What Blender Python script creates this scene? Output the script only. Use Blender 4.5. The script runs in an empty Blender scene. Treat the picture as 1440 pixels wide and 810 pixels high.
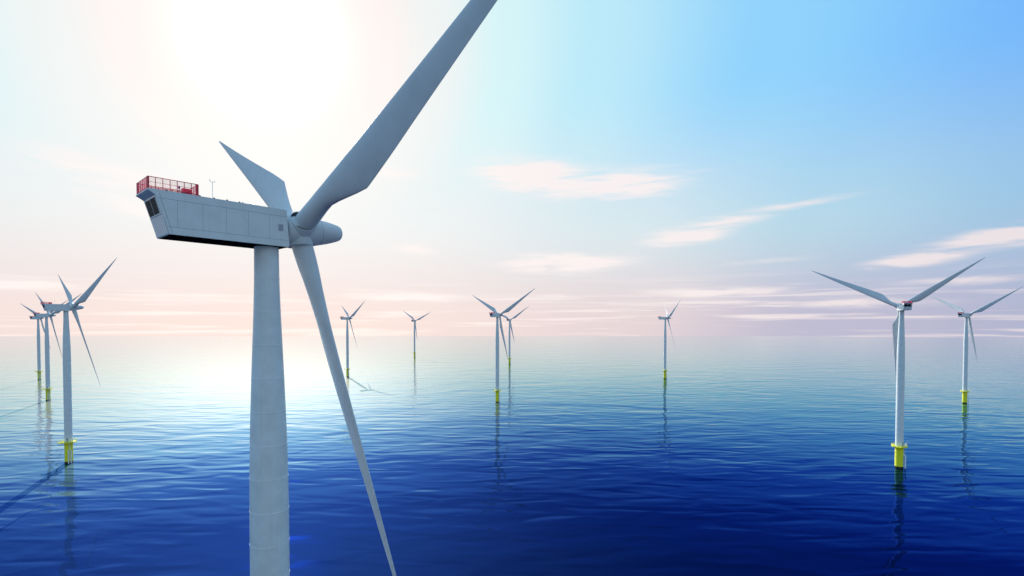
import bpy, bmesh, math, random
from mathutils import Vector, Matrix
R = math.radians
random.seed(7)
scene = bpy.context.scene
COL = scene.collection

# ------------------------------------------------------------------ camera
F_PX, CAM_H, PITCH = 748.0, 85.0, 1.4
cam = bpy.data.cameras.new('camera')
cam.sensor_width = 36.0
cam.lens = F_PX / 1440.0 * 36.0
cam.shift_y = (457.0 + F_PX * math.tan(R(PITCH)) - 405.0) / 1440.0
cam.clip_start, cam.clip_end = 0.5, 40000.0
cam_ob = bpy.data.objects.new('camera', cam)
COL.objects.link(cam_ob)
cam_ob.location = (0, 0, CAM_H)
cam_ob.rotation_euler = (R(90 - PITCH), 0, 0)
scene.camera = cam_ob
scene.view_settings.view_transform = 'Standard'
scene.view_settings.look = 'None'
scene.view_settings.exposure = 0.0
scene.view_settings.gamma = 1.0
scene.view_settings.use_curve_mapping = False

# ------------------------------------------------------------------ sun
SUN_EL, SUN_AZ = 26.0, -24.66          # azimuth from +Y towards +X
SUN = Vector((math.sin(R(SUN_AZ)) * math.cos(R(SUN_EL)), math.cos(R(SUN_AZ)) * math.cos(R(SUN_EL)), math.sin(R(SUN_EL))))
sun = bpy.data.lights.new('sun', 'SUN')
sun.energy, sun.angle, sun.color = 4.8, R(0.5), (1.0, 0.95, 0.88)
sun_ob = bpy.data.objects.new('sun', sun)
COL.objects.link(sun_ob)
sun_ob.rotation_euler = SUN.to_track_quat('Z', 'Y').to_euler()
sun_ob.location = (0, 0, 400)

# ------------------------------------------------------------------ world: sky
def srgb(r, g, b):
    f = lambda c: (c / 255 / 12.92) if c / 255 <= 0.04045 else ((c / 255 + 0.055) / 1.055) ** 2.4
    return (f(r), f(g), f(b), 1.0)

world = bpy.data.worlds.new('World')
scene.world = world
world.use_nodes = True
NT = world.node_tree
NT.nodes.clear()

class G:
    """tiny helper that writes shader-node maths"""
    def __init__(self, nt): self.nt = nt
    def new(self, t, **kw):
        n = self.nt.nodes.new(t)
        for k, v in kw.items(): setattr(n, k, v)
        return n
    def put(self, sock, v):
        if isinstance(v, (int, float, tuple, list, Vector)): sock.default_value = v
        else: self.nt.links.new(v, sock)
    def m(self, op, a, b=None, c=None, clamp=False):
        n = self.new('ShaderNodeMath', operation=op, use_clamp=clamp)
        for i, v in enumerate((a, b, c)):
            if v is not None: self.put(n.inputs[i], v)
        return n.outputs[0]
    def vm(self, op, a, b=None, out=0):
        n = self.new('ShaderNodeVectorMath', operation=op)
        self.put(n.inputs[0], a)
        if b is not None: self.put(n.inputs[1], b)
        return n.outputs['Value'] if op in ('DOT_PRODUCT', 'LENGTH') else n.outputs[0]
    def ss(self, x, lo, hi, a=0.0, b=1.0):
        n = self.new('ShaderNodeMapRange', interpolation_type='SMOOTHSTEP')
        self.put(n.inputs[0], x)
        for i, v in enumerate((lo, hi, a, b)): n.inputs[i + 1].default_value = v
        return n.outputs[0]
    def lin(self, x, lo, hi, a=0.0, b=1.0):
        n = self.new('ShaderNodeMapRange')
        self.put(n.inputs[0], x)
        for i, v in enumerate((lo, hi, a, b)): n.inputs[i + 1].default_value = v
        return n.outputs[0]
    def ramp(self, x, stops, mode='EASE'):
        n = self.new('ShaderNodeValToRGB')
        n.color_ramp.interpolation = mode
        el = n.color_ramp.elements
        while len(el) < len(stops): el.new(0.5)
        for e, (p, c) in zip(el, stops): e.position, e.color = p, c
        self.put(n.inputs[0], x)
        return n.outputs[0]
    def mix(self, f, a, b, op='MIX'):
        n = self.new('ShaderNodeMix', data_type='RGBA', blend_type=op)
        self.put(n.inputs[0], f); self.put(n.inputs[6], a); self.put(n.inputs[7], b)
        return n.outputs[2]
    def noise(self, vec, scale, detail=3, rough=0.5, dist=0.0):
        n = self.new('ShaderNodeTexNoise')
        self.put(n.inputs['Vector'], vec)
        n.inputs['Scale'].default_value = scale; n.inputs['Detail'].default_value = detail
        n.inputs['Roughness'].default_value = rough; n.inputs['Distortion'].default_value = dist
        return n.outputs['Fac']
    def xyz(self, x, y, z):
        n = self.new('ShaderNodeCombineXYZ')
        for i, v in enumerate((x, y, z)): self.put(n.inputs[i], v)
        return n.outputs[0]

g = G(NT)
tc = g.new('ShaderNodeTexCoord')
D = g.vm('NORMALIZE', tc.outputs['Generated'])
sp = g.new('ShaderNodeSeparateXYZ'); NT.links.new(D, sp.inputs[0])
dx, dy, dz = sp.outputs
az = g.m('MULTIPLY', g.m('ARCTAN2', dx, dy), 57.29578)          # degrees
el = g.m('MULTIPLY', g.m('ARCSINE', dz), 57.29578)
gam = g.m('MULTIPLY', g.m('ARCCOSINE', g.m('MINIMUM', g.vm('DOT_PRODUCT', D, tuple(SUN)), 0.99999)), 57.29578)
# Nishita sky for the physical base, kept just above its dark lower half
sky = g.new('ShaderNodeTexSky', sky_type='NISHITA', sun_disc=False, sun_elevation=R(SUN_EL), sun_rotation=R(SUN_AZ))
sky.altitude, sky.air_density, sky.dust_density, sky.ozone_density = 60, 1.0, 1.2, 1.5
NT.links.new(g.xyz(dx, dy, g.m('MAXIMUM', g.m('ADD', dz, 0.03), 0.03)), sky.inputs[0])
# hazy summer air: colour by angle from the sun and by height above the horizon
high = g.ramp(g.m('DIVIDE', gam, 180.0), [
    (0.00, srgb(250, 238, 232)), (0.05, srgb(250, 238, 234)), (0.085, srgb(238, 243, 242)), (0.12, srgb(214, 246, 249)), (0.165, srgb(190, 236, 251)), (0.25, srgb(146, 213, 255)),
    (0.36, srgb(116, 184, 255)), (0.55, srgb(136, 182, 222)), (0.80, srgb(190, 208, 214)), (1.0, srgb(196, 210, 212))])
low = g.ramp(g.m('DIVIDE', gam, 180.0), [
    (0.00, srgb(250, 232, 228)), (0.15, srgb(241, 222, 220)), (0.24, srgb(230, 213, 217)), (0.33, srgb(190, 188, 212)),
    (0.45, srgb(166, 176, 208)), (1.0, srgb(205, 212, 216))])
mid = g.ramp(g.m('DIVIDE', gam, 180.0), [
    (0.00, srgb(252, 248, 244)), (0.12, srgb(238, 240, 240)), (0.21, srgb(220, 234, 238)), (0.30, srgb(184, 218, 234)),
    (0.38, srgb(158, 200, 230)), (1.0, srgb(198, 212, 218))])
base = g.mix(g.ss(el, 0.5, 11.0), low, mid)
base = g.mix(g.ss(el, 8.0, 24.0), base, high)
# streak clouds: flat layer, long thin wisps
def blob(a0, e0, wa, we, amp, tilt=0.0):
    u = g.m('DIVIDE', g.m('SUBTRACT', az, a0), wa)
    v = g.m('DIVIDE', g.m('SUBTRACT', g.m('SUBTRACT', el, e0), g.m('MULTIPLY', g.m('SUBTRACT', az, a0), tilt)), we)
    return g.m('MULTIPLY', g.m('EXPONENT', g.m('MULTIPLY', g.m('ADD', g.m('MULTIPLY', u, u), g.m('MULTIPLY', v, v)), -1.0)), amp)
wisps = [(1.0, 15.9, 5.0, 1.7, 1.5, -.02), (10.5, 14.4, 7.5, 1.5, 1.5, .02), (-10.5, 7.9, 2.6, .6, 1.1, 0), (5.5, 6.6, 6.5, 1.1, 1.7, .0),
         (17.5, 8.6, 4.2, .6, 1.2, .05), (20.5, 10.0, 5.5, .7, 1.2, .09), (29.0, 11.4, 5.0, .4, .7, .05), (37.0, 5.6, 3.6, .7, 1.2, .08), (43.0, 6.9, 4.5, .9, 1.4, .08),
         (21.0, 3.3, 7.5, .5, 1.5, -.01), (-11.0, 2.9, 6.0, .55, 1.4, -.01), (33.0, 2.0, 6.0, .5, 1.2, 0), (-36.0, 12.4, 7.0, 1.6, .9, -.16), (-14.0, 15.5, 5.0, 1.0, .7, .05),
         (-44.0, 3.2, 5.5, .6, 1.1, -.03), (-33, 9.8, 5, .8, .8, -.12), (3.0, 3.0, 5.0, .4, .8, 0), (40.0, 3.6, 5.0, .4, .9, .02), (26.0, 6.2, 5.0, .35, .6, .03)]
blobs = None
for w in wisps:
    b = blob(*w)
    blobs = b if blobs is None else g.m('ADD', blobs, b)
n1 = g.noise(g.xyz(g.m('MULTIPLY', az, .10), g.m('MULTIPLY', el, .75), 3.0), 1.6, 5, .55, .4)
n2 = g.noise(g.xyz(g.m('MULTIPLY', az, .045), g.m('MULTIPLY', el, 1.25), 9.0), 1.5, 4, .55, .2)
wisp = g.ss(g.m('MULTIPLY', blobs, g.lin(n1, .25, .75, .15, 1.5)), .10, 1.15, 0, .90)
streak = g.m('MULTIPLY', g.ss(n2, .50, .68), g.m('MULTIPLY', g.ss(el, 6.0, 1.5), .8))
cloud = g.m('MAXIMUM', wisp, streak)
cloud = g.m('MULTIPLY', cloud, g.ss(el, 60.0, 25.0))
cloud_col = g.ramp(g.m('DIVIDE', gam, 180.0), [(0.0, srgb(255, 246, 242)), (.2, srgb(255, 243, 241)), (.4, srgb(244, 230, 231)), (1.0, srgb(225, 220, 226))])
base = g.mix(cloud, base, cloud_col)
# aureole round the sun
def gauss(w): 
    q = g.m('DIVIDE', gam, w)
    return g.m('EXPONENT', g.m('MULTIPLY', g.m('MULTIPLY', q, q), -1.0))
glow = g.m('ADD', g.m('ADD', g.m('MULTIPLY', gauss(3.0), 9.0), g.m('MULTIPLY', gauss(6.0), .22)), g.m('MULTIPLY', gauss(12.0), .05))
glow_c = g.vm('MULTIPLY', g.xyz(glow, glow, glow), (1.0, .95, .90))
bg1 = g.new('ShaderNodeBackground'); bg2 = g.new('ShaderNodeBackground')
NT.links.new(g.vm('MULTIPLY', sky.outputs[0], (.10, .10, .10)), bg1.inputs[0]); bg1.inputs[1].default_value = 0.06
tot = g.vm('ADD', base, glow_c)
NT.links.new(tot, bg2.inputs[0]); bg2.inputs[1].default_value = 0.95
add = g.new('ShaderNodeAddShader')
NT.links.new(bg1.outputs[0], add.inputs[0]); NT.links.new(bg2.outputs[0], add.inputs[1])
outw = g.new('ShaderNodeOutputWorld')
NT.links.new(add.outputs[0], outw.inputs[0])

# ------------------------------------------------------------------ materials
def mat(name):
    m = bpy.data.materials.new(name); m.use_nodes = True
    m.node_tree.nodes.clear()
    return m, G(m.node_tree)

def paint(name, col, rough=.4, var=.06, scale=.8, streak=0.0, metallic=0.0, spec=.5):
    m, n = mat(name)
    p = n.new('ShaderNodeBsdfPrincipled'); o = n.new('ShaderNodeOutputMaterial')
    t = n.new('ShaderNodeTexCoord')
    f = n.noise(t.outputs['Object'], scale, 5, .6)
    dark = tuple(c * (1 - 2.2 * var) for c in col[:3]) + (1,)
    lite = tuple(min(1, c * (1 + var)) for c in col[:3]) + (1,)
    c = n.mix(n.ss(f, .3, .7), dark, lite)
    if streak:
        s = n.noise(n.vm('MULTIPLY', t.outputs['Object'], (3.5, 3.5, .12)), 1.0, 4, .6)
        c = n.mix(n.m('MULTIPLY', n.ss(s, .52, .8), streak), c, tuple(q * .55 for q in col[:3]) + (1,))
    m.node_tree.links.new(c, p.inputs['Base Color'])
    m.node_tree.links.new(n.lin(f, .3, .7, rough - .06, rough + .08), p.inputs['Roughness'])
    p.inputs['Metallic'].default_value = metallic
    p.inputs['Specular IOR Level'].default_value = spec
    m.node_tree.links.new(p.outputs[0], o.inputs[0])
    return m

M_WHITE = paint('tower_paint', (.72, .76, .74), .42, .04, .5, streak=.16)
M_NAC = paint('nacelle_paint', (.72, .76, .74), .38, .03, .6, streak=.2)
M_BLADE = paint('blade_gelcoat', (.64, .67, .67), .5, .03, .35, streak=.06, spec=.08)
M_SEAM = paint('seam_grey', (.25, .27, .29), .6, .05)
M_RIM = paint('flange_paint', (.80, .81, .82), .4, .02)
M_DARK = paint('black_rubber', (.012, .013, .015), .6, .1)
M_GLASS = paint('grille_black', (.008, .009, .011), .6, .2, 6.0, spec=.15)
M_RED = paint('signal_red_paint', (.78, .02, .07), .4, .08)
M_WIRE = paint('red_wire', (.90, .17, .30), .45, .05)
M_YEL = paint('yellow_paint', (.88, .84, .003), .42, .03, .7, streak=.12)
M_GALV = paint('galvanised_steel', (.80, .82, .83), .45, .06, 2.0)
M_BELLY_SHADE = paint('belly_painted_shade', (.012, .013, .014), .8, .1, spec=0.0)  # shade under the nacelle, put into the colour as near-black
M_REFL_BAND = paint('painted_reflection_band', (.03, .034, .010), .5, .25, 1.5)  # near-black waterline band, painted in for the pile's dark reflection
M_BLUE = paint('blue_plastic', (.03, .08, .35), .4, .05)

# sea: clear deep water, two sizes of ripple
m, n = mat('sea_water')
t = n.new('ShaderNodeTexCoord')
def wave(rot, sx, sy, detail, rough, dist):
    mp = n.new('ShaderNodeMapping')
    m.node_tree.links.new(t.outputs['Object'], mp.inputs[0])
    mp.inputs['Rotation'].default_value = (0, 0, R(rot)); mp.inputs['Scale'].default_value = (1 / sx, 1 / sy, 1)
    return n.noise(mp.outputs[0], 1.0, detail, rough, dist)
hgt = n.m('ADD', n.m('MULTIPLY', wave(9, 25, 9.5, 0, .25, .7), .36),
          n.m('ADD', n.m('MULTIPLY', wave(-16, 80, 38, 1, .4, .6), .8), n.m('MULTIPLY', n.m('MULTIPLY', wave(-24, 9.0, 5.0, 1, .4, .6), .075), n.ss(wave(20, 260, 190, 2, .5, .5), .42, .68, .22, 1.0))))
bump = n.new('ShaderNodeBump'); bump.inputs['Strength'].default_value = 1.0; bump.inputs['Distance'].default_value = 1.0
m.node_tree.links.new(hgt, bump.inputs['Height'])
geo = n.new('ShaderNodeNewGeometry')
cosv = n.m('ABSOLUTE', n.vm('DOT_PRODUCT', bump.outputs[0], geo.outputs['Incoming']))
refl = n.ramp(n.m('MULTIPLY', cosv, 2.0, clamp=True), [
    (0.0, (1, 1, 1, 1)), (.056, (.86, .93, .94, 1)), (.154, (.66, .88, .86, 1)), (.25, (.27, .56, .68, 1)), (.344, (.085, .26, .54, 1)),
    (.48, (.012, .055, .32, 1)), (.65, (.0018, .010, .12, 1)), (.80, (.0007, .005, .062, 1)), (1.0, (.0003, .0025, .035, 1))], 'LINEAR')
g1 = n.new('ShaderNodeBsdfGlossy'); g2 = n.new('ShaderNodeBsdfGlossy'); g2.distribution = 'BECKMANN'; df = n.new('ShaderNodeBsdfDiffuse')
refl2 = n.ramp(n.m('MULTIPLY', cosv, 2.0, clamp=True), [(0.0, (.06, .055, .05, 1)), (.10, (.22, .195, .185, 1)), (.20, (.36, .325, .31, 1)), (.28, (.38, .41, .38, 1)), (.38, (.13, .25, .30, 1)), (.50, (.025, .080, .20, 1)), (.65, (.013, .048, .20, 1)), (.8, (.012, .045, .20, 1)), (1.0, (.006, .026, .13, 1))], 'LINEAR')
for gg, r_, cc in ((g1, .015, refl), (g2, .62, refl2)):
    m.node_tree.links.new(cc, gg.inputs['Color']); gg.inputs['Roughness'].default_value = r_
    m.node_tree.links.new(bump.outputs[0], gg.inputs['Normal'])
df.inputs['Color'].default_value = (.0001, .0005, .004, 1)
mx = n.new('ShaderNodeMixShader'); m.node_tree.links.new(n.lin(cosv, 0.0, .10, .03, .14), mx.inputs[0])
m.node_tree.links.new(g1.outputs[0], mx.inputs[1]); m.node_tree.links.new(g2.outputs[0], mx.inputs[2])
ad = n.new('ShaderNodeAddShader')
m.node_tree.links.new(mx.outputs[0], ad.inputs[0]); m.node_tree.links.new(df.outputs[0], ad.inputs[1])
o = n.new('ShaderNodeOutputMaterial')
m.node_tree.links.new(ad.outputs[0], o.inputs[0])
M_SEA = m

# ------------------------------------------------------------------ mesh helpers
def build(name, bm, mats, parent=None, smooth=True, angle=35):
    bmesh.ops.recalc_face_normals(bm, faces=bm.faces)
    me = bpy.data.meshes.new(name)
    bm.to_mesh(me); bm.free()
    for mm in (mats if isinstance(mats, (list, tuple)) else [mats]): me.materials.append(mm)
    if smooth:
        me.polygons.foreach_set('use_smooth', [True] * len(me.polygons))
        me.set_sharp_from_angle(angle=R(angle))
    ob = bpy.data.objects.new(name, me)
    COL.objects.link(ob)
    if parent: ob.parent = parent
    return ob

def lathe(bm, prof, seg=48, mi=0, M=None, cap=True):
    """prof: list of (radius, height) turned round Z"""
    rings = []
    for r_, z in prof:
        rings.append([bm.verts.new((r_ * math.cos(2 * math.pi * i / seg), r_ * math.sin(2 * math.pi * i / seg), z)) for i in range(seg)])
    fs = []
    for a, b in zip(rings, rings[1:]):
        for i in range(seg):
            fs.append(bm.faces.new((a[i], a[(i + 1) % seg], b[(i + 1) % seg], b[i])))
    if cap:
        fs.append(bm.faces.new(rings[0][::-1])); fs.append(bm.faces.new(rings[-1]))
    for f in fs: f.material_index = mi
    if M: bmesh.ops.transform(bm, matrix=M, verts=[v for rr in rings for v in rr])

def box(bm, x0, x1, y0, y1, z0, z1, mi=0, M=None, bev=0.0):
    vs = [bm.verts.new(p) for p in ((x0, y0, z0), (x1, y0, z0), (x1, y1, z0), (x0, y1, z0), (x0, y0, z1), (x1, y0, z1), (x1, y1, z1), (x0, y1, z1))]
    fs = [bm.faces.new([vs[i] for i in q]) for q in ((3, 2, 1, 0), (4, 5, 6, 7), (0, 1, 5, 4), (1, 2, 6, 5), (2, 3, 7, 6), (3, 0, 4, 7))]
    for f in fs: f.material_index = mi
    if M: bmesh.ops.transform(bm, matrix=M, verts=vs)
    if bev:
        es = list({e for f in fs for e in f.edges})
        r_ = bmesh.ops.bevel(bm, geom=es, offset=bev, segments=2, affect='EDGES', profile=.5)
        for f in r_['faces']: f.material_index = mi

def tube(bm, pts, r_, seg=8, mi=0, closed=False):
    pts = [Vector(p) for p in pts]
    rings = []
    N = len(pts)
    for i, p in enumerate(pts):
        if closed: d = pts[(i + 1) % N] - pts[i - 1]
        else: d = pts[min(i + 1, N - 1)] - pts[max(i - 1, 0)]
        d.normalize()
        a = d.cross(Vector((0, 0, 1)) if abs(d.z) < .9 else Vector((1, 0, 0))).normalized(); b = d.cross(a)
        rings.append([bm.verts.new(p + (a * math.cos(2 * math.pi * k / seg) + b * math.sin(2 * math.pi * k / seg)) * r_) for k in range(seg)])
    pairs = list(zip(rings, rings[1:])) + ([(rings[-1], rings[0])] if closed else [])
    for a, b in pairs:
        for k in range(seg):
            bm.faces.new((a[k], a[(k + 1) % seg], b[(k + 1) % seg], b[k])).material_index = mi
    if not closed:
        bm.faces.new(rings[0][::-1]).material_index = mi; bm.faces.new(rings[-1]).material_index = mi

def circle(r_, z, n_=40, a0=0.0, a1=2 * math.pi):
    return [(r_ * math.cos(a0 + (a1 - a0) * i / n_), r_ * math.sin(a0 + (a1 - a0) * i / n_), z) for i in range(n_ + (0 if a1 - a0 > 6.28 else 1))]

# ------------------------------------------------------------------ sea
bm = bmesh.new()
edge = [(-7000, -3500), (6500, -3500), (7500, 330), (3221, 3346), (2220, 4050), (-8000, 4050)]
bm.faces.new([bm.verts.new((x, y, 0)) for x, y in edge])
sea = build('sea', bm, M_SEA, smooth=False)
sea['kind'] = 'structure'

# ------------------------------------------------------------------ one turbine
H = 95.67                    # nacelle centre line above the water
HUB_A, AXIS_Z, TILT = 3.6, -.12, R(4.0)
DECK = 13.0

def make_turbine():
    root = bpy.data.objects.new('wind_turbine', None)
    COL.objects.link(root)
    root['category'] = 'wind turbine'
    # --- foundation pile, local +X is the boat landing side
    bm = bmesh.new()
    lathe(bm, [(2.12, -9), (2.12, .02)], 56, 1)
    lathe(bm, [(2.12, .02), (2.125, 1.0)], 56, 1, cap=False)  # band above the waterline carrying the painted dark reflection
    lathe(bm, [(2.125, 1.0), (2.12, 1.06), (2.12, 9.6), (2.16, 9.65), (2.16, 9.95), (2.12, 10.0), (2.12, 11.7), (2.5, 12.55)], 56)
    build('foundation_pile', bm, [M_YEL, M_REFL_BAND], root)
    # --- platform
    bm = bmesh.new()
    lathe(bm, [(2.2, 12.5), (3.9, 12.56), (4.0, 12.62), (4.0, 12.98), (3.97, DECK), (2.05, DECK)], 48, cap=False)
    box(bm, -1.6, 1.6, -5.2, -3.55, 12.6, 12.985, bev=.03)
    for k in range(10):
        a = 2 * math.pi * k / 10
        Mx = Matrix.Rotation(a, 4, 'Z')
        box(bm, 2.1, 3.9, -.07, .07, 12.28, 12.56, M=Mx)
    plat = build('platform', bm, M_YEL, root)
    bm = bmesh.new()
    ang0 = math.asin(1.6 / 3.92)
    s, e = -math.pi / 2 + ang0, 1.5 * math.pi - ang0
    for z in (DECK + .14, DECK + .62, DECK + 1.15):
        arc = circle(3.92, z, 40, s, e)
        tube(bm, arc + [(-1.55, -5.12, z), (1.55, -5.12, z)], .045 if z > DECK + .2 else .07, 6, closed=True)
    for k in range(22):
        a = s + (e - s) * k / 21
        x, y = 3.92 * math.cos(a), 3.92 * math.sin(a)
        tube(bm, [(x, y, DECK - .02), (x, y, DECK + 1.17)], .05, 6)
    for x in (-1.55, 0, 1.55): tube(bm, [(x, -5.12, DECK - .02), (x, -5.12, DECK + 1.17)], .05, 6)
    build('railing', bm, M_YEL, plat)
    bm = bmesh.new()                                     # davit crane
    cx, cy = 3.0, 1.6
    lathe(bm, [(.16, DECK - .02), (.16, DECK + 1.9), (.10, DECK + 2.0)], 14, M=Matrix.Translation((cx, cy, 0)))
    tube(bm, [(cx, cy, DECK + 1.85), (cx + .5, cy + .1, DECK + 2.35), (cx + 1.7, cy + .4, DECK + 2.45)], .09, 8)
    tube(bm, [(cx + 1.65, cy + .39, DECK + 2.42), (cx + 1.65, cy + .39, DECK + 1.7)], .02, 6)
    build('davit_crane', bm, M_GALV, plat)
    bm = bmesh.new()
    box(bm, 2.35, 3.1, -2.2, -1.2, DECK, DECK + 1.25, bev=.03)
    build('control_cabinet', bm, M_GALV, plat)
    # --- boat landing: two fender tubes, ladder, brackets
    bm = bmesh.new()
    for s_ in (-1, 1):
        tube(bm, [(2.05, s_ * .75, 8.0), (2.9, s_ * .75, 7.6), (3.15, s_ * .75, 7.0), (3.15, s_ * .75, -3.0)], .2, 12)
        for z in (1.0, 4.0): tube(bm, [(2.05, s_ * .75, z), (3.15, s_ * .75, z)], .09, 8)
    land = build('boat_landing', bm, M_GALV, root)
    bm = bmesh.new()
    for s_ in (-1, 1): tube(bm, [(2.75, s_ * .28, -2.0), (2.75, s_ * .28, DECK + 1.1)], .08, 8)
    z = -1.8
    while z < DECK:
        tube(bm, [(2.75, -.28, z), (2.75, .28, z)], .04, 6); z += .3
    for z in (3.0, 6.0, 9.0, 11.5):
        for s_ in (-1, 1): tube(bm, [(2.05, s_ * .28, z), (2.75, s_ * .28, z)], .05, 6)
    build('ladder', bm, M_GALV, land)
    # --- tower with its welded flanges
    D_ = [(13.0, 4.06), (60, 4.05), (64.1, 4.03), (67.7, 3.97), (71.7, 3.83), (75.2, 3.62), (79.1, 3.36), (82.8, 3.06), (86.4, 2.77), (89.9, 2.57), (93.62, 2.50)]
    def rad(z):
        for (za, a), (zb, b) in zip(D_, D_[1:]):
            if z <= zb: return (a + (b - a) * (z - za) / (zb - za)) / 2
        return D_[-1][1] / 2
    bm = bmesh.new()
    prof = [(2.16, DECK - .02), (2.16, DECK + .22), (2.03, DECK + .24)]
    zs = [90.15 - 3.67 * k for k in range(21)][::-1]
    lvl = sorted(set([round(13.4 + .9 * k, 2) for k in range(90)]))
    ev = [(z, rad(z)) for z in lvl if z < 93.6 and min(abs(z - q) for q in zs) > .12] + [(93.62, rad(93.62))]
    for q in zs:
        if q < 14: continue
        ev += [(q - .05, rad(q)), (q - .042, rad(q) + .026), (q + .042, rad(q) + .026), (q + .05, rad(q))]
    ev.sort()
    prof += [(r_, z) for z, r_ in ev]
    lathe(bm, prof, 72)
    for f in bm.faces:
        zc = f.calc_center_median().z
        if any(abs(zc - q) < .05 for q in zs): f.material_index = 1
    tower = build('tower', bm, [M_WHITE, M_RIM], root)
    bm = bmesh.new()
    Mx = Matrix.Rotation(R(-28), 4, 'Z')
    box(bm, 1.9, 2.07, -.42, .42, DECK + .35, DECK + 2.4, M=Mx, bev=.03)
    door = build('door', bm, M_SEAM, tower)
    bm = bmesh.new()
    tube(bm, [Mx @ Vector((2.13, .3, DECK + 1.3)), Mx @ Vector((2.13, .3, DECK + 1.5))], .02, 6)
    for z in (1.32, 1.48): tube(bm, [Mx @ Vector((2.06, .3, DECK + z)), Mx @ Vector((2.13, .3, DECK + z))], .015, 6)
    h_ = build('door_handle', bm, M_GALV, tower)
    # --- nacelle (local: +Y towards the rotor, +X to its right, origin on the tower axis)
    prof = [(1.38, 1.90), (1.66, -1.98), (1.60, -2.11), (-9.80, -2.11), (-9.90, -2.02), (-10.90, 1.45), (-11.56, 1.79), (-11.58, 1.90), (-11.45, 1.935), (1.25, 1.935)]
    W = 2.03
    bm = bmesh.new()
    A = [bm.verts.new((-W, y, z)) for y, z in prof]; B = [bm.verts.new((W, y, z)) for y, z in prof]
    bm.faces.new(A); bm.faces.new(B[::-1])
    for i in range(len(prof)):
        j = (i + 1) % len(prof)
        bm.faces.new((A[i], B[i], B[j], A[j])).material_index = 2 if i == 2 else 0  # underside face gets the painted shade
    es = [e for e in bm.edges if abs(e.verts[0].co.x - e.verts[1].co.x) < 1e-6]
    bmesh.ops.bevel(bm, geom=es, offset=.03, segments=2, affect='EDGES')
    # panel joints on both flanks
    def seam(p, q, w_=.028):
        for s_ in (-1, 1):
            dy, dz_ = q[0] - p[0], q[1] - p[1]; L = math.hypot(dy, dz_); ny, nz = -dz_ / L * w_ / 2, dy / L * w_ / 2
            x0 = s_ * (W - .004); x1 = s_ * (W + .003)
            vs = [bm.verts.new((x, y, z)) for x in (x0, x1) for y, z in ((p[0] + ny, p[1] + nz), (q[0] + ny, q[1] + nz), (q[0] - ny, q[1] - nz), (p[0] - ny, p[1] - nz))]
            for f in ((0, 1, 2, 3), (7, 6, 5, 4), (0, 4, 5, 1), (1, 5, 6, 2), (2, 6, 7, 3), (3, 7, 4, 0)):
                bm.faces.new([vs[k] for k in f]).material_index = 1
    seam((-10.80, 1.18), (1.36, 1.18)); seam((-10.02, -1.40), (1.58, -1.40))
    for y in (-9.14, -6.95, -4.79, -2.65, -.48): seam((y, -1.38), (y, 1.16), .02)
    seam((-9.58, -2.0), (-10.62, 1.62), .03)
    # rear face: boards below the window
    def rear(b, v, up=0.0):          # v runs 0 (bottom) .. 1 (top) along the leaning rear face
        p0, p1 = Vector((0, -9.90, -2.02)), Vector((0, -10.90, 1.45))
        nrm = Vector((0, -(p1 - p0).z, (p1 - p0).y)).normalized()
        return p0 + (p1 - p0) * v + Vector((b, 0, 0)) + nrm * up
    def rear_box(bm, b0, b1, v0, v1, u0, u1, mi=0):
        vs = [bm.verts.new(rear(b, v, u)) for u in (u0, u1) for b, v in ((b0, v0), (b1, v0), (b1, v1), (b0, v1))]
        for f in ((3, 2, 1, 0), (4, 5, 6, 7), (0, 1, 5, 4), (1, 2, 6, 5), (2, 3, 7, 6), (3, 0, 4, 7)):
            bm.faces.new([vs[k] for k in f]).material_index = mi
    for k in range(1, 6): rear_box(bm, -2 + k * .66, -1.975 + k * .66, .02, .49, -.004, .004, 1)
    rear_box(bm, -1.98, 1.98, .495, .508, -.004, .006, 1)
    nac = build('nacelle', bm, [M_NAC, M_SEAM, M_BELLY_SHADE], root, angle=25)
    nac.location = (0, 0, H)
    bm = bmesh.new()
    rear_box(bm, -1.78, 1.52, .545, .955, -.01, .012, 0)
    win = build('window', bm, M_GLASS, nac, smooth=False)
    bm = bmesh.new()
    for (b0, b1, v0, v1) in ((-1.84, 1.58, .525, .545), (-1.84, 1.58, .955, .972), (-1.84, -1.78, .545, .955), (1.52, 1.58, .545, .955), (-.15, -.11, .545, .955)):
        rear_box(bm, b0, b1, v0, v1, -.01, .035, 0)
    build('window_frame', bm, M_NAC, nac, smooth=False)
    m_vent = paint('vent_grey', (.42, .45, .48), .5)
    for s_ in (-1, 1):
        bm = bmesh.new()
        x0, x1 = sorted((s_ * (W - .01), s_ * (W + .02)))
        box(bm, x0, x1, .42, .98, -.42, .30, bev=.012)
        for k in range(8):
            xa, xb = sorted((s_ * (W + .0195), s_ * (W + .032)))
            box(bm, xa, xb, .47, .93, -.36 + k * .078, -.325 + k * .078)
        build('side_vent', bm, m_vent, nac)
    bm = bmesh.new()                                     # lifting lugs along both roof edges
    box(bm, -.06, .06, -.07, .07, -.01, .10, bev=.015)
    lug = build('lifting_lug', bm, M_SEAM, nac)
    k = 0
    for s_ in (-1, 1):
        for y in (-10.0, -8.6, -7.2, -5.9, -4.7, -3.5):
            l2 = lug if k == 0 else lug.copy()
            if k: COL.objects.link(l2)
            l2.location = (s_ * (W - .05), y, 1.93); k += 1
    bm = bmesh.new()
    box(bm, -.7, .7, -3.0, -1.7, 1.93, 2.03, bev=.03); box(bm, 1.1, 1.5, -2.3, -1.9, 1.93, 2.08, bev=.02)
    build('roof_hatch', bm, M_NAC, nac)
    bm = bmesh.new()
    lathe(bm, [(.10, 1.93), (.10, 2.10), (.07, 2.16)], 12, M=Matrix.Translation((1.2, -2.9, 0)))
    build('beacon_light', bm, M_BLUE, nac)
    bm = bmesh.new()                                     # weather mast
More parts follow.
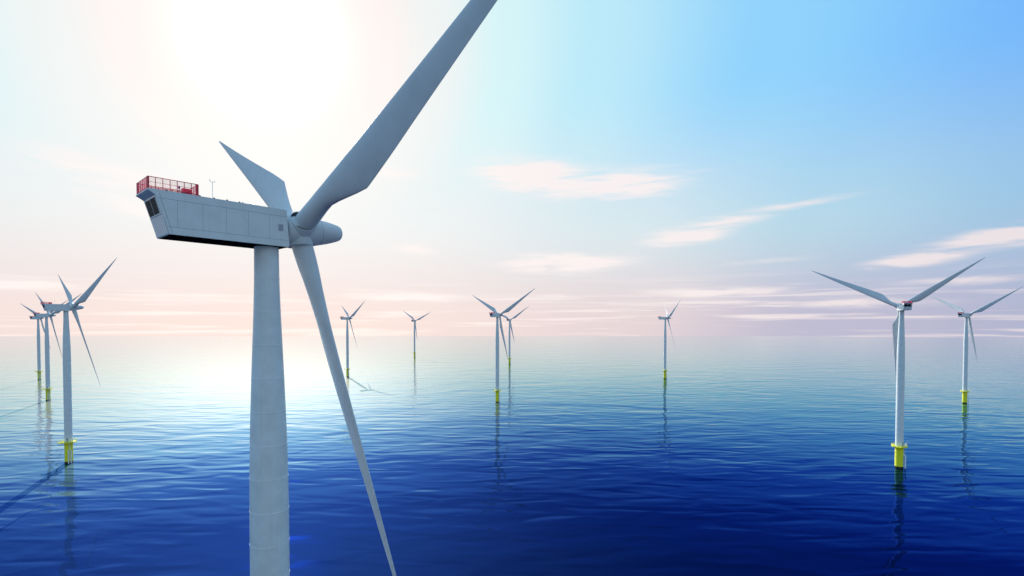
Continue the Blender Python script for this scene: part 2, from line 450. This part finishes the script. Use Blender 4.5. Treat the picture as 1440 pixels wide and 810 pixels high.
    tube(bm, [(.3, -5.5, 1.9), (.3, -5.5, 4.0)], .028, 8)
    tube(bm, [(.3, -5.72, 3.92), (.3, -5.28, 3.92)], .018, 6)
    for y in (-5.72, -5.28):
        tube(bm, [(.3, y, 3.9), (.3, y, 4.06)], .016, 6)
        lathe(bm, [(.02, 4.05), (.07, 4.08), (.07, 4.14), (.02, 4.17)], 10, M=Matrix.Translation((.3, y, 0)))
    build('weather_mast', bm, M_GALV, nac)
    # hoist platform on the rear of the roof
    X1, Y0, Y1, Z0, Z1 = 1.93, -11.48, -7.32, 1.93, 3.03
    bm = bmesh.new()
    box(bm, -X1, X1, Y0, Y1, Z0, Z0 + .05)
    for z, r_ in ((Z1, .035), (Z0 + .62, .022), (Z0 + .12, .04)):
        tube(bm, [(-X1, Y0, z), (X1, Y0, z), (X1, Y1, z), (-X1, Y1, z)], r_, 6, closed=True)
    n_ = 7
    for k in range(n_ + 1):
        y = Y0 + (Y1 - Y0) * k / n_
        for x in (-X1, X1): box(bm, x - .028, x + .028, y - .028, y + .028, Z0, Z1)
    for k in range(1, 6):
        x = -X1 + 2 * X1 * k / 6
        for y in (Y0, Y1): box(bm, x - .025, x + .025, y - .025, y + .025, Z0, Z1)
    for x, y in ((X1, Y0), (-X1, Y0), (X1, Y1), (-X1, Y1)):
        sx = -.30 if x > 0 else .30
        box(bm, min(x, x + sx), max(x, x + sx), y - .05, y + .05, Z0, Z1 + .02)
        sy = .10 if y < -9 else -.22
        box(bm, x - .05, x + .05, min(y, y + sy), max(y, y + sy), Z0, Z1 + .02)
    build('hoist_railing', bm, M_RED, nac, smooth=False)
    bm = bmesh.new()
    def wire(p, q): tube(bm, [p, q], .0075, 3)
    z = Z0 + .1
    while z < Z1:
        wire((X1, Y0, z), (X1, Y1, z)); wire((-X1, Y0, z), (-X1, Y1, z)); wire((-X1, Y0, z), (X1, Y0, z)); wire((-X1, Y1, z), (X1, Y1, z)); z += .085
    y = Y0
    while y < Y1:
        wire((X1, y, Z0), (X1, y, Z1)); wire((-X1, y, Z0), (-X1, y, Z1)); y += .10
    x = -X1
    while x < X1:
        wire((x, Y0, Z0), (x, Y0, Z1)); wire((x, Y1, Z0), (x, Y1, Z1)); x += .10
    build('railing_mesh', bm, M_WIRE, nac, smooth=False)
    bm = bmesh.new()
    box(bm, .9, 1.6, -8.55, -7.75, 1.98, 2.55, bev=.03)
    build('hoist_box', bm, M_RED, nac)
    bm = bmesh.new()
    lathe(bm, [(.09, 2.5), (.09, 2.72), (.05, 2.76)], 10, M=Matrix.Translation((1.2, -8.75, 0)))
    tube(bm, [(1.2, -8.75, 1.97), (1.2, -8.75, 2.52)], .03, 6)
    build('signal_lamp', bm, M_BLUE, nac)
    bm = bmesh.new()
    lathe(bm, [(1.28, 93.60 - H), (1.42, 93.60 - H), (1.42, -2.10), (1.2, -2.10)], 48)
    build('yaw_bearing', bm, M_BELLY_SHADE, nac)
    # --- hub (local: +Y along the shaft, origin where the blades cross)
    RX = Matrix.Rotation(R(-90), 4, 'X')                 # turns Z into +Y
    bm = bmesh.new()
    lathe(bm, [(1.25, -2.2), (1.30, -1.75), (1.62, -1.72), (1.72, -1.55), (1.76, -.9), (1.76, .7), (1.70, 1.4), (1.60, 2.0), (1.52, 2.35)], 72, M=RX)
    hub = build('hub', bm, M_BLADE, root)
    bm = bmesh.new()
    for k in range(3):
        Mk = Matrix.Rotation(-2 * math.pi * k / 3, 4, 'Y') @ Matrix.Rotation(R(90), 4, 'Y')   # Z -> radial
        lathe(bm, [(1.60, .9), (1.50, 1.45), (1.44, 1.72), (1.42, 1.76), (1.37, 1.76), (1.35, 1.70)], 56, M=Mk, cap=False)
        lathe(bm, [(1.35, 1.66), (1.30, 1.62), (1.05, 1.62)], 56, 1, M=Mk, cap=False)
    collars = build('blade_collars', bm, [M_BLADE, M_DARK], hub)
    bm = bmesh.new()
    lathe(bm, [(1.20, 2.30), (1.50, 2.38), (1.46, 2.75), (1.34, 3.4), (1.18, 4.1), (1.00, 4.75), (.90, 5.02), (.76, 5.22), (.55, 5.36), (.3, 5.43), (.02, 5.45)], 64, M=RX)
    # panel joints
    lathe(bm, [(1.50, 2.352), (1.53, 2.358), (1.53, 2.378), (1.50, 2.384)], 64, 1, M=RX, cap=False)
    for a in (R(20), R(140), R(260)):
        for (y0, r0, y1, r1) in ((2.5, 1.486, 3.4, 1.343), (3.4, 1.343, 4.75, 1.003)):
            tube(bm, [(r0 * math.cos(a), y0, r0 * math.sin(a)), (r1 * math.cos(a), y1, r1 * math.sin(a))], .012, 5, 1)
    build('spinner', bm, [M_BLADE, M_SEAM], hub)
    # --- blade (local: +X outwards, +Z towards the leading edge, +Y upwind)
    RT = 51.7
    tab = [  # r, chord, thickness, twist, share of chord ahead of the axis, circle blend (1 round .. 0 aerofoil)
        (1.55, 2.36, 2.36, -10, .50, 1.0), (3.0, 2.30, 2.30, -12, .50, 1.0), (4.4, 2.20, 2.16, -13, .50, 1.0), (5.6, 2.30, 1.96, -14, .485, .93), (6.8, 2.72, 1.78, -14, .405, .75),
        (8.0, 3.25, 1.62, -14, .338, .5), (9.3, 3.80, 1.44, -14, .285, .25), (10.6, 4.30, 1.26, -13.6, .252, .03), (11.0, 4.30, 1.20, -13.4, .25, 0), (13, 4.15, 1.06, -12, .244, 0), (16, 3.94, .86, -10.5, .252, 0),
        (20, 3.52, .68, -9, .262, 0), (25, 2.99, .52, -8, .275, 0), (31, 2.36, .40, -7, .295, 0), (37, 1.74, .29, -6, .32, 0), (42, 1.22, .20, -5.5, .34, 0), (46, .82, .13, -5, .36, 0),
        (49, .50, .08, -5, .38, 0), (50.4, .33, .05, -5, .42, 0), (51.5, .2, .03, -5, .46, 0), (51.7, .05, .012, -5, .5, 0)]
    NSEC = 44
    def lerp_tab(r_):
        for a, b in zip(tab, tab[1:]):
            if r_ <= b[0]:
                u = (r_ - a[0]) / (b[0] - a[0]); return [p + (q - p) * u for p, q in zip(a, b)]
        return list(tab[-1])
    stations = []
    for a, b in zip(tab, tab[1:]):
        nn = max(1, int((b[0] - a[0]) / .9))
        stations += [a[0] + (b[0] - a[0]) * k / nn for k in range(nn)]
    stations.append(RT)
    bm = bmesh.new()
    rings = []
    for r_ in stations:
        _, c, th, tw, fwd, cb = lerp_tab(r_)
        bend = .188 * r_ - .00024 * r_ * r_
        ring = []
        for k in range(NSEC):
            u = 2 * math.pi * k / NSEC
            xc = .5 - .5 * math.cos(u)               # 0 leading .. 1 trailing
            yt = 5 * (.2969 * math.sqrt(xc) - .126 * xc - .3516 * xc ** 2 + .2843 * xc ** 3 - .1025 * xc ** 4)
            yt = max(yt, .012) if 0 < k < NSEC else yt
            ya = yt * (1 if u <= math.pi else -1) + .10 * (xc - xc * xc)
            yc = .5 * math.sin(u)
            s1 = (1 - cb) * ya + cb * yc
            zl = (fwd - xc) * c; yl = s1 * th
            b_ = R(tw)
            ring.append(bm.verts.new((r_, bend + zl * math.sin(b_) + yl * math.cos(b_), zl * math.cos(b_) - yl * math.sin(b_))))
        rings.append(ring)
    for a, b in zip(rings, rings[1:]):
        for k in range(NSEC): bm.faces.new((a[k], a[(k + 1) % NSEC], b[(k + 1) % NSEC], b[k]))
    bm.faces.new(rings[0][::-1]); bm.faces.new(rings[-1])
    blades = [build('blade', bm, M_BLADE, root, angle=50)]
    for k in range(2):
        b = blades[0].copy(); COL.objects.link(b); b.parent = root; blades.append(b)
    return root

LAND = math.atan2(-.66, .75)        # every boat landing faces the same way
def pose(root, x, y, yaw, azim):
    root.location = (x, y, 0)
    root.rotation_euler = (0, 0, LAND)
    rel = Matrix.Rotation(-R(yaw) - LAND, 4, 'Z')
    hubm = rel @ Matrix.Translation((0, 0, H + AXIS_Z)) @ Matrix.Rotation(TILT, 4, 'X') @ Matrix.Translation((0, HUB_A, 0))
    k = 0
    for ch in root.children:
        kind = ch.name.split('.')[0]
        if kind == 'nacelle': ch.matrix_local = Matrix.Translation((0, 0, H)) @ rel
        elif kind == 'hub': ch.matrix_local = hubm @ Matrix.Rotation(-R(azim), 4, 'Y')
        elif kind == 'blade':
            ch.matrix_local = hubm @ Matrix.Rotation(-R(azim + 120 * k), 4, 'Y'); k += 1

def copy_thing(src):
    r_ = src.copy(); COL.objects.link(r_)
    for ch in src.children:
        c = ch.copy(); COL.objects.link(c); c.parent = r_
        for gch in ch.children:
            d = gch.copy(); COL.objects.link(d); d.parent = c
    return r_

TURB = [  # x, y, yaw, rotor azimuth, label
    (-27.13, 59.0, 42.6, 34.3, 'huge white wind turbine nearest the camera, its tower cut off by the lower edge'),
    (-273.9, 326.9, 31.9, 33.3, 'largest of the turbines left of the huge tower, its yellow foot fully visible'),
    (-523.4 * .9966 - 1.5, 598.1, 22.2, 27.5, 'turbine half hidden behind the nacelle of the largest left turbine, middle of three'),
    (-733.8, 824.1, 8.2, 33.2, 'smallest and farthest left turbine of the row of three at the left edge'),
    (-269.1, 869.4, 47.1, 33.4, 'small turbine seen just right of the lowered blade of the huge turbine'),
    (-253.2, 1380.9, 22.0, 27.5, 'tiniest and most distant turbine, standing alone in the bright water'),
    (-16.1, 584.3, 36.6, 32.9, 'mid-sized turbine at the centre of the view with a smaller one close behind'),
    (-5.4, 1154.6, 23.4, 35.5, 'small turbine close behind the right side of the mid-sized centre turbine'),
    (242.1, 840.5, 90.0, 32.0, 'lone small turbine right of centre with its nacelle seen side-on'),
    (230.7, 315.2, 20.8, 32.9, 'large right-hand turbine seen from behind with its dark rear window and sunlit flank'),
    (492.0, 576.3, 69.5, 32.4, 'turbine nearest the right edge, smaller than the one beside it'),
]
proto = make_turbine()
turbines = [proto] + [copy_thing(proto) for _ in TURB[1:]]
for tb, (x, y, yaw, azim, label) in zip(turbines, TURB):
    pose(tb, x, y, yaw, azim)
    tb['label'] = label
    tb['group'] = 'wind turbines standing in the sea'
